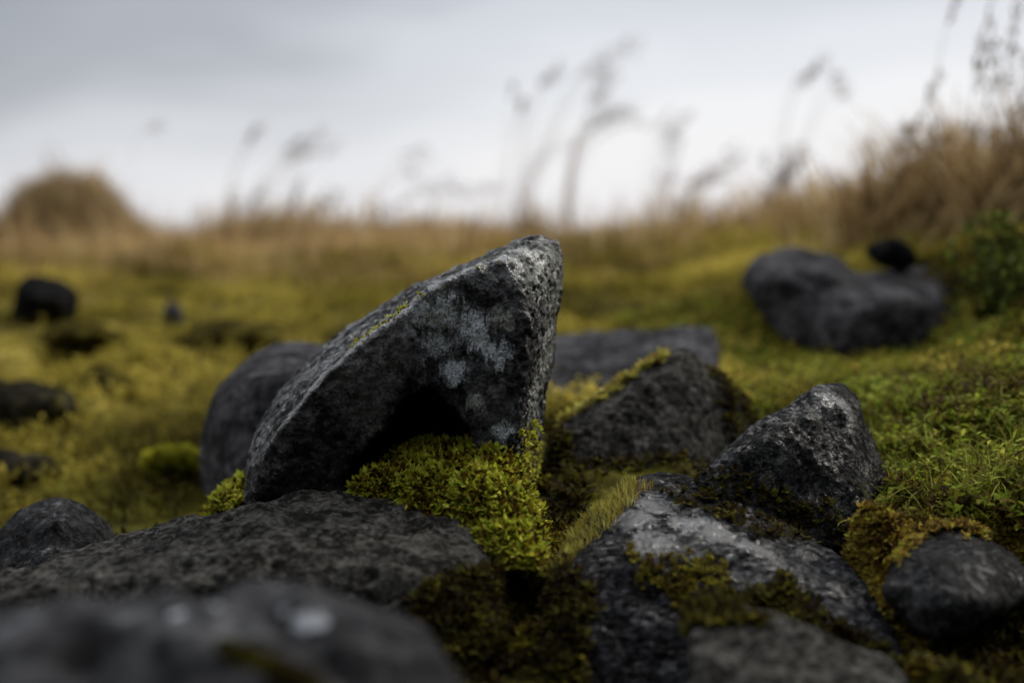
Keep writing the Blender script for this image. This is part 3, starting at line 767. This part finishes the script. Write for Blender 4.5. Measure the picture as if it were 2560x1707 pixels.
stuff_mound("moss_cushion", [[(860,1235,1.44),(930,1165,1.48),(1000,1118,1.50),(1090,1100,1.51),(1180,1105,1.49),(1262,1135,1.435),(1308,1200,1.42),(1325,1300,1.39),(1338,1400,1.34),
    (1060,1258,1.41),(1150,1290,1.385),(1235,1360,1.35),(1265,1430,1.32),(1320,1430,1.31),(900,1330,1.5),(1300,1450,1.4),(1150,1200,1.395),(1240,1230,1.38),(1290,1340,1.345),(1000,1200,1.43),(1360,1330,1.47),(1350,1440,1.42)]],
    soil, g_leaf, "bright green leafy moss cushion in the hollow under the wedge rock", .008, ROS, 3600, .005, .0100, ((14, .012), (45, .009)))

dq = hit(432, 1190) - .02
stuff_mound("moss_cushion", [lump(440, 1160, 170, 70, dq, 31)], soil, leaf_mat("bright_moss_leaf", [(.12, .12, .012), (.26, .25, .02), (.36, .34, .03)], freq=20, jit=.5),
    "small bright yellow-green moss cushion against the left side of the rounded grey boulder", .012, ROS, 900, .007, .014, ((18, .008),))
# leaves on the ground around the stones ---------------------------
u_, v_, d_ = proj(GV)
def gmask(poly, dmin, dmax, wob=60, freq=14):
    s = inpoly(u_, v_, poly) + wob * fbm(GV * freq, 3)
    return sstep(-15, 15, s) * ((d_ > dmin) & (d_ < dmax))
def ground_leaves(name, label, mat, wgt, n, protos, smin, smax, upw=.6, cat="moss", lean=.35):
    pos, nn = sample(GV, GF, GN, wgt, n, rng)
    V, F = scatter(protos, pos, nn, rng, smin, smax, upw, lean)
    me = mesh_np(name, V, F); shade(me)
    return link(name, me, mat, label=label, cat=cat, kind="stuff")
ground_leaves("bank_moss", "green feathery moss covering the bank to the right of the pyramid rock", b_leaf,
    gmask([(1980,900),(2300,880),(2900,700),(2900,1330),(2300,1330),(2160,1290),(2180,1100),(2050,960)], 1.3, 2.5) * (.08 + sstep(-.08, .25, fbm(GV * 11 + 2, 3))), 10500, FRO + FRO + BLA[:3] + GRS[:3], .012, .036)
ground_leaves("bank_grass", "thin green and straw grass blades among the moss on the right bank", leaf_mat("bank_grass_blade", [(.06, .04, .012), (.12, .12, .016), (.16, .22, .02), (.30, .30, .06)], freq=12, jit=.6),
    gmask([(1980,900),(2300,880),(2900,700),(2900,1330),(2300,1330),(2160,1290),(2180,1100),(2050,960)], 1.3, 2.6) * (.15 + sstep(-.1, .3, fbm(GV * 7 + 8, 3))), 5200, GRS, .018, .05, upw=.35, lean=.5)
ground_leaves("bank_fibres", "pale curled moss fibres and dead strands lying over the green bank", y_leaf,
    gmask([(1980,900),(2300,880),(2900,700),(2900,1330),(2300,1330),(2160,1290),(2180,1100),(2050,960)], 1.3, 2.2), 3200, CUR, .012, .026, upw=.3, lean=.8)
ground_leaves("russet_moss", "russet and gold moss between the wet sloping rock and the oval black rock", r_leaf,
    gmask([(2060,1290),(2330,1270),(2700,1290),(2700,1420),(2330,1330),(2230,1430),(2230,1560),(2330,1720),(2100,1600),(2150,1440)], .95, 1.6, 30), 6500, ROS + FRO, .0035, .009)
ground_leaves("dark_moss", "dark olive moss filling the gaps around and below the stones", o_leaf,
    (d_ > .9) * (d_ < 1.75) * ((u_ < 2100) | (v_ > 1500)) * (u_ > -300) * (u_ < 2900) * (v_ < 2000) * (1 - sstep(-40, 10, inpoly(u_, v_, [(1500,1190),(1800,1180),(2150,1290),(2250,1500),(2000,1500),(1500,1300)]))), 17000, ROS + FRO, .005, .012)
ground_leaves("gap_moss", "yellow-brown moss spilling down the gap between the long grey-brown rock and the wet sloping rock", m_leaf,
    gmask([(1220,1330),(1400,1330),(1400,1520),(1360,1640),(1220,1640),(1230,1480)], 1.0, 1.7, 40, 20), 2600, ROS, .005, .010)
ground_leaves("russet_slope_moss", "mixed brown and green moss on the slope behind the triangular rock", b_leaf,
    gmask([(1500,760),(1950,780),(2400,930),(2200,1000),(2050,980),(1900,1080),(1700,900)], 1.7, 3.0, 50), 12000, FRO, .014, .03)
ground_leaves("hillside_moss", "yellow-green moss and short grass over the hillside below the ridge", ygrass,
    ((d_ > 1.9) & (d_ < 5.2) & (u_ > -500) & (u_ < 3000)) * (.22 + sstep(-.2, .25, fbm(GV * 2.6, 3))) * (1 + 1.5 * (d_ < 2.9)), 52000, GRS[:4] + FRO[:4], .018, .042, cat="moss and grass")
ground_leaves("ridge_wisps", "thin tall wisps of dry grass scattered along the crest of the ridge", straw,
    ((d_ > 4.6) & (d_ < 6.6) & (u_ > -600) & (u_ < 3000)) * (.04 + sstep(.0, .45, fbm(GV * 1.4 + 7, 3))), 3600, GRS, .10, .24, cat="grass", lean=.22)
ground_leaves("ridge_grass", "short straw-coloured grass along the crest of the ridge", straw,
    ((d_ > 4.3) & (d_ < 7.2) & (u_ > -900) & (u_ < 3300)) * (.25 + sstep(-.1, .4, fbm(GV * 1.7 + 3, 3))), 26000, GRS, .03, .10, cat="grass", lean=.3)

# ------------------------------------------------------------------ moss growing on stones
W_KEY = list(ROCKS)[0]
def thin(poly_line, half):
    a = np.asarray(poly_line, float)
    up = a + (0, -half); dn = a + (0, half)
    return np.concatenate([up, dn[::-1]])
rockmoss(W_KEY, thin([(880,868),(990,790),(1080,735),(1160,695),(1250,660)], 7), 220, ROS + FRO, .0016, .0034, g_leaf, wob=20, upmin=.2)
rockmoss(W_KEY, [(1295,1080),(1340,1050),(1345,1250),(1290,1260)], 350, ROS + FRO, .003, .007, g_leaf, wob=20, upmin=-.9, upw=.3)
rockmoss(ROCK_T, thin([(1340,1080),(1450,1020),(1560,950),(1660,890)], 8), 480, ROS + FRO, .005, .011, y_leaf, wob=18, upmin=.0)
rockmoss(ROCK_T, [(1380,1060),(1420,1110),(1440,1260),(1340,1260),(1340,1100)], 1500, ROS + FRO, .005, .011, o_leaf, wob=40, upmin=-.6)
rockmoss(ROCK_T, [(1780,920),(1930,1040),(1930,1150),(1850,1120),(1790,1040)], 650, ROS + FRO, .005, .011, o_leaf, wob=50, upmin=-.6)
rockmoss(ROCK_P, thin([(1720,1215),(1850,1215),(2000,1270),(2130,1340)], 35), 420, ROS + FRO, .003, .007, o_leaf, wob=45, upmin=-.5)
rockmoss(ROCK_W, [(1340,1370),(1440,1300),(1540,1235),(1610,1205),(1640,1215),(1560,1270),(1470,1350),(1420,1400),(1340,1460)], 2200, BLA, .005, .016, y_leaf, wob=45, upmin=-.1, upw=.6)
rockmoss(ROCK_W, [(1320,1450),(1440,1400),(1480,1500),(1470,1720),(1300,1720)], 1300, ROS + FRO, .004, .010, o_leaf, wob=50, upmin=-.4)
rockmoss(ROCK_W, [(1570,1370),(1700,1380),(1800,1390),(1830,1440),(1800,1520),(1880,1560),(1900,1610),(1740,1540),(1600,1450)], 600, ROS + FRO, .002, .0048, m_leaf, wob=90, upmin=-.3, freq=30)
rockmoss(ROCK_W, [(1640,1225),(1760,1215),(1830,1260),(1960,1310),(2040,1350),(1900,1330),(1790,1290)], 350, ROS + FRO, .003, .008, o_leaf, wob=40, upmin=-.2)
rockmoss(ROCK_W, [(1700,1500),(1960,1460),(2180,1600),(2250,1700),(2000,1620),(1880,1600)], 900, ROS + FRO, .004, .009, o_leaf, wob=60, upmin=-.4)
rockmoss(ROCK_S, [(1560,1480),(1780,1480),(1900,1560),(1760,1560),(1640,1600)], 500, ROS + FRO, .004, .009, o_leaf, wob=50, upmin=-.3)
rockmoss(ROCK_F, [(1045,1475),(1110,1440),(1200,1425),(1260,1450),(1320,1707),(1040,1707),(1030,1600)], 2400, ROS + FRO, .005, .011, o_leaf, wob=45, upmin=-.8, upw=.4)
rockmoss(ROCK_O, [(2220,1380),(2300,1310),(2420,1290),(2600,1360),(2600,1400),(2500,1345),(2400,1318),(2300,1345),(2250,1400)], 900, ROS + FRO + CUR, .003, .008, r_leaf, wob=45, upmin=.0)
rockmoss(ROCK_M, [(500,1190),(660,1170),(640,1240),(560,1300),(500,1320)], 700, ROS + FRO, .004, .009, g_leaf, wob=40, upmin=-.2)
rockmoss(ROCK_N, thin([(560,1615),(640,1655),(730,1690),(800,1720)], 11), 700, ROS, .0018, .0035, o_leaf, wob=14, upmin=-.6)

# ------------------------------------------------------------------ grassy hummock on the skyline
hp = P(170, 560, 6.35)
rs = np.random.RandomState(4)
hx, hy = np.meshgrid(np.linspace(-1, 1, 60), np.linspace(-1, 1, 60))
q = np.hypot(hx, hy)
hz = .30 * np.exp(-(q / .60) ** 3.6)
HV = np.stack([hx.ravel() * .46, hy.ravel() * .46, hz.ravel()], 1) 
HV[:, 2] += .035 * fbm(HV * 7 + 3, 4) - .05
ii = np.arange(3600).reshape(60, 60)
HF = np.stack([ii[:-1, :-1], ii[:-1, 1:], ii[1:, 1:], ii[1:, :-1]], 2).reshape(-1, 4)
hz0 = gh(hp[0], hp[1])
root = bpy.data.objects.new("hummock", None); COL.objects.link(root)
root.location = (hp[0], hp[1], hz0)
tag(root, "rounded hummock of brown grass rising alone above the left of the ridge", "hummock")
me = mesh_np("mound", HV, HF); shade(me)
k = NT("hummock_turf")
b = k.n("ShaderNodeBsdfPrincipled"); k.l(k.ramp(k.noise(9, 6, .6), (.35, (.085, .055, .020)), (.65, (.16, .11, .04))), b.inputs["Base Color"])
b.inputs["Roughness"].default_value = .9; k.l(b.outputs[0], k.out.inputs[0])
link("mound", me, k.m, parent=root)
HN = vnormals(HV, HF)
pos, nn = sample(HV, HF, HN, (q.ravel() < .99).astype(float), 5200, rng)
V, F = scatter(GRS, pos, nn, rng, .04, .10, .3, .4)
h2 = rng.randint(0, len(pos), 260)
V, F = join([(V, F), scatter(GRS, pos[h2], nn[h2], rng, .10, .19, .5, .35)])
me = mesh_np("grass", V, F); shade(me)
link("grass", me, straw, parent=root)

# ------------------------------------------------------------------ tall grasses
def spline(pts, n):
    pts = np.asarray(pts, float)
    if len(pts) < 3: t = np.linspace(0, 1, n)[:, None]; return pts[0] * (1 - t) + pts[-1] * t
    q = np.concatenate([[2 * pts[0] - pts[1]], pts, [2 * pts[-1] - pts[-2]]])
    o = []
    for t in np.linspace(0, len(pts) - 1 - 1e-6, n):
        i = int(t); f = t - i; a, b, c, d = q[i:i + 4]
        o.append(.5 * (2 * b + (c - a) * f + (2 * a - 5 * b + 4 * c - d) * f * f + (3 * b - a - 3 * c + d) * f ** 3))
    return np.array(o)
def tube(path, r0, r1, k=4):
    n = len(path); t = np.gradient(path, axis=0); t /= np.linalg.norm(t, axis=1)[:, None] + 1e-9
    a = np.cross(t, (0.3, 1, .2)); a /= np.linalg.norm(a, axis=1)[:, None] + 1e-9; b = np.cross(t, a)
    r = np.linspace(r0, r1, n)[:, None]
    V = np.concatenate([path + r * (math.cos(6.283 * j / k) * a + math.sin(6.283 * j / k) * b) for j in range(k)])
    F = [(j * n + i, j * n + i + 1, ((j + 1) % k) * n + i + 1, ((j + 1) % k) * n + i) for j in range(k) for i in range(n - 1)]
    return V, np.array(F)
SPK = [blade(80 + k, .3, .5) for k in range(6)]
def head(path, rs, n, size, spread):
    """plume of small spikelets along the end of a stalk"""
    i = rs.randint(0, len(path), n)
    t = np.gradient(path, axis=0); t /= np.linalg.norm(t, axis=1)[:, None]
    pos = path[i] + rs.normal(size=(n, 3)) * spread
    return scatter(SPK, pos, t[i] * 1.0 + .25 * rs.normal(size=(n, 3)), rs, size * .6, size * 1.3, 0.0, .25)
def tussock(d, base, label, stalks, blades=60, bl=(.10, .25), width=.05, rs_seed=1, spray=0, thick=.0014, heads=True, bunch=1):
    rs = np.random.RandomState(rs_seed)
    b0 = P(base, 560, d); gz_ = gh(b0[0], b0[1])
    origin = np.array([b0[0], b0[1], gz_ - .01])
    root = bpy.data.objects.new("grass_tussock", None); COL.objects.link(root); root.location = origin
    tag(root, label, "grass tussock", "tall grasses along the ridge")
    if blades:
        n = blades
        pos = np.stack([rs.normal(size=n) * width, rs.normal(size=n) * width * .7, np.zeros(n)], 1)
        pos[:, 2] = ground_z(pos[:, :2] + origin[:2]) - origin[2] - .01
        ax = np.array([.28, 0, 1.0]) + rs.normal(size=(n, 3)) * .2
        V, F = scatter(GRS, pos, ax, rs, bl[0], bl[1], 0.0, .12)
        me = mesh_np("blades", V, F); shade(me); link("blades", me, straw, parent=root, kind="stuff")
    for st in [x for x in stalks for _ in range(bunch)]:
        jx, jy = (rs.normal(0, 9), rs.normal(0, 12)) if bunch > 1 else (0, 0)
        st = ([(a[0] + jx * (1 + i) / 2, a[1] + jy * i / 2) for i, a in enumerate(st[0])],) + tuple(st[1:])
        pts = [P(a[0], a[1], d + rs.uniform(-.05, .05)) for a in st[0]]
        hd = st[1] if len(st) > 1 else .3
        pts[0][2] = gh(pts[0][0], pts[0][1]) - .01
        path = spline(pts, 22) - origin
        me = mesh_np("stalk", *tube(path, thick * .8, thick * .35)); shade(me)
        so = link("stalk", me, straw, parent=root)
        if hd > 0 and heads:
            k = max(3, int(22 * hd))
            sp = st[2] if len(st) > 2 else .006
            V, F = head(spline(path[-k:], 40), rs, int(26 * (st[3] if len(st) > 3 else 1)), .016, sp)
            V, F = join([(V, F), tube(path[-k:], thick * .7, thick * .4)])
            me = mesh_np("seed_head", V, F); shade(me); link("seed_head", me, headm, parent=so)
    return root
# column, row of points along each stalk (foot to tip), share of it that is seed head
tussock(5.6, 1330, "arching pale grass tussock rising just right of the wedge rock's tip, with tall nodding plumes",
    [([(1300,600),(1307,500),(1335,430),(1385,368),(1470,345)], 0)] * 3 + [([(1425,600),(1422,490),(1440,400),(1470,350)], 0)] * 2 + [([(1425,600),(1422,490),(1447,370),(1520,297),(1607,283)], .45, .012, 1.6),
     ([(1290,600),(1300,400),(1330,250),(1380,175)], .25, .010), ([(1310,600),(1350,400),(1410,270),(1470,190),(1585,130)], .35, .013, 1.6), ([(1420,600),(1440,400),(1475,290),(1530,195)], .3, .012, 1.5),
     ([(1430,600),(1430,450),(1460,350),(1540,290)], .3, .012), ([(1250,600),(1255,470),(1275,330),(1300,240)], .2, .006)], 90, (.08, .24), .07, 1, bunch=4)
tussock(5.6, 1620, "thin upright grass tussock on the ridge midway between the arching tussock and the two-lobed boulder",
    [([(1615,590),(1629,463),(1661,354),(1716,289)], .4, .010, 1.4), ([(1600,590),(1640,500),(1690,430)], .35, .012), ([(1625,590),(1640,480),(1680,330)], .25, .008)], 70, (.06, .20), .06, 2, bunch=3)
tussock(5.5, 1760, "low nodding grass tussock on the ridge, hanging to the right in a loose spray",
    [([(1690,580),(1720,490),(1770,435),(1840,380)], .5, .014, 1.8), ([(1700,580),(1740,500),(1790,440),(1850,430)], .4, .014), ([(1650,580),(1690,490),(1750,450)], .35, .012)], 150, (.05, .15), .11, 3, bunch=3)
tussock(5.0, 1925, "slender brown grass tussock on the ridge above the two-lobed boulder, its tallest plume bent right",
    [([(1925,560),(1935,490),(1955,436),(2010,360)], .55, .008, 2), ([(1930,560),(1950,400),(1985,240),(2065,152)], .3, .009, 1.5), ([(1935,560),(1960,470),(1990,400)], .5, .008, 1.4),
     ([(1935,560),(1980,420),(2030,270),(2090,205)], .22, .008), ([(1928,560),(1938,480),(1950,400)], .4, .007)], 30, (.10, .20), .025, 4, bunch=3)
tussock(5.8, 650, "short wispy grass tussock on the ridge, nearest to the grassy hummock",
    [([(560,600),(575,480),(610,390),(650,330)], .3, .012), ([(600,600),(640,470),(700,400),(755,345)], .35, .014, 1.4), ([(690,600),(720,460),(770,380),(815,330)], .3, .012), ([(650,600),(690,450),(740,380),(790,372)], .3, .012),
     ([(600,600),(620,530),(660,480)], .5, .010, 1.5), ([(700,600),(725,520),(740,450)], .6, .008, 1.5), ([(780,600),(800,530),(840,490)], .5, .010, 1.4), ([(550,600),(580,540),(600,500)], .5, .010)], 520, (.08, .20), .15, 5, bunch=3)
tussock(6.0, 1030, "faint grass tussock on the ridge between the wispy tussock and the wedge rock's tip",
    [([(930,590),(950,480),(990,420),(1060,395)], .35, .014, 1.4), ([(960,590),(990,520),(1060,475),(1140,465)], .5, .014, 1.3), ([(1040,590),(1080,510),(1170,480),(1230,470)], .5, .013), ([(880,590),(930,540),(990,510)], .5, .012)], 260, (.05, .13), .20, 6, bunch=3)
tussock(6.0, 420, "lone thin grass stalk with a drooping head beside the grassy hummock",
    [([(330,600),(320,450),(345,345),(400,310)], .2, .013, 1.6)], 0, rs_seed=7)
# big clump on the right
big_st = []
rs = np.random.RandomState(9)
for k in range(60):
    u0 = rs.uniform(2180, 2420); hh = rs.uniform(150, 290); ln = rs.uniform(20, 110)
    big_st.append(([(u0, 590), (u0 + ln * .15, 590 - hh * .5), (u0 + ln * .5, 590 - hh * .85), (u0 + ln, 590 - hh)], .35, .010, .7))
tussock(3.5, 2300, "dense brown grass tussock behind the two-lobed boulder, thickest clump on the ridge", big_st, 900, (.16, .36), .11, 10)
tussock(3.2, 2290, "tall dark-headed reed-like grass leaning right from the edge of the dense brown tussock",
    [([(2225,560),(2262,385),(2300,300),(2350,182)], .5, .004, 1.6), ([(2300,560),(2342,200),(2364,82),(2405,-40)], .35, .005, 1.6), ([(2270,560),(2300,420),(2340,300)], .4, .006)], 10, (.1, .2), .03, 11, thick=.0013)
tussock(3.0, 2480, "tall feathery grass at the right edge reaching the top of the sky",
    [([(2410,560),(2429,245),(2446,136),(2490,-30)], .5, .005, 1.5), ([(2480,560),(2486,400),(2495,245),(2485,60)], .7, .008, 2.4), ([(2500,560),(2510,300),(2527,136),(2552,0)], .5, .007, 2), ([(2460,560),(2475,380),(2450,220),(2470,120)], .4, .010, 1.5),
     ([(2540,560),(2545,350),(2560,200),(2590,60)], .6, .010, 2), ([(2430,560),(2440,350),(2470,240),(2520,190)], .4, .012, 1.6), ([(2400,560),(2410,400),(2440,320)], .4, .012, 1.5)], 60, (.10, .24), .05, 12, thick=.0013)
edge = []
rs = np.random.RandomState(19)
for k in range(36):
    u0 = rs.uniform(2500, 2680); hh = rs.uniform(180, 340); ln = rs.uniform(10, 80)
    edge.append(([(u0, 590), (u0 + ln * .15, 590 - hh * .5), (u0 + ln * .5, 590 - hh * .85), (u0 + ln, 590 - hh)], .35, .010, .7))
tussock(3.1, 2590, "brown grass tussock cut off by the right edge, beside the tall feathery grass", edge, 700, (.16, .36), .09, 13)
tussock(4.6, 2120, "sparse pale grass tussock on the ridge to the left of the dense brown tussock",
    [([(2080,560),(2100,470),(2130,400),(2180,350)], .4, .010), ([(2110,560),(2130,480),(2170,420)], .4, .010), ([(2140,560),(2160,450),(2210,370)], .35, .010), ([(2160,560),(2190,470),(2240,420)], .4, .010)], 420, (.06, .20), .13, 14)

# ------------------------------------------------------------------ leafy plants by the big boulder
pl_leaf = leaf_mat("plant_leaf", [(.014, .014, .004), (.035, .042, .008), (.07, .095, .014), (.13, .15, .03)], freq=9, jit=.5)
LEAF = [strip([(0, 0, 0), (.35, 0, .12), (.75, 0, .16), (1.0, 0, .05)], [.06, .42, .36, .03]), strip([(0, 0, 0), (.3, 0, .2), (.65, 0, .3), (.95, 0, .22)], [.06, .5, .34, .03])]
def plant(u, v, d, h, nst, seed, label):
    rs = np.random.RandomState(seed)
    b0 = P(u, v, d); z0 = gh(b0[0], b0[1])
    root = bpy.data.objects.new("leafy_plant", None); COL.objects.link(root); root.location = (b0[0], b0[1], z0 - .01)
    tag(root, label, "plant", "leafy plants beside the big boulder")
    for s in range(nst):
        dx, dy = rs.normal(size=2) * .22 * h
        bx, by = rs.normal(size=2) * .18 * h
        hh = h * rs.uniform(.6, 1.1)
        path = spline([(bx, by, 0), (bx + dx * .3, by + dy * .3, hh * .5), (bx + dx, by + dy, hh)], 12)
        me = mesh_np("stem", *tube(path, .0018, .0008)); shade(me)
        so = link("stem", me, pl_leaf, parent=root)
        i = np.repeat(np.arange(1, 12), 4)
        ax = rs.normal(size=(len(i), 3)); ax[:, 2] = np.abs(ax[:, 2]) * .8
        V, F = scatter(LEAF, path[i], ax, rs, .009, .020, 0.0, .3)
        me = mesh_np("leaves", V, F); shade(me); link("leaves", me, pl_leaf, parent=so)
for a in ((2490, 840, 2.25, .15, 16, 1, "leafy green plant growing against the right end of the two-lobed boulder"),
          (2540, 790, 2.3, .19, 18, 2, "taller leafy green plant with an upright pale stem, behind the one against the boulder"),
          (2600, 840, 2.15, .18, 16, 3, "leafy green plant at the right edge above the moss bank"),
          (2400, 905, 2.3, .06, 10, 4, "low leafy green plant at the foot of the two-lobed boulder"),
          (2500, 690, 2.6, .11, 14, 5, "leafy green plant behind the two-lobed boulder, under the tall feathery grass")):
    plant(*a)
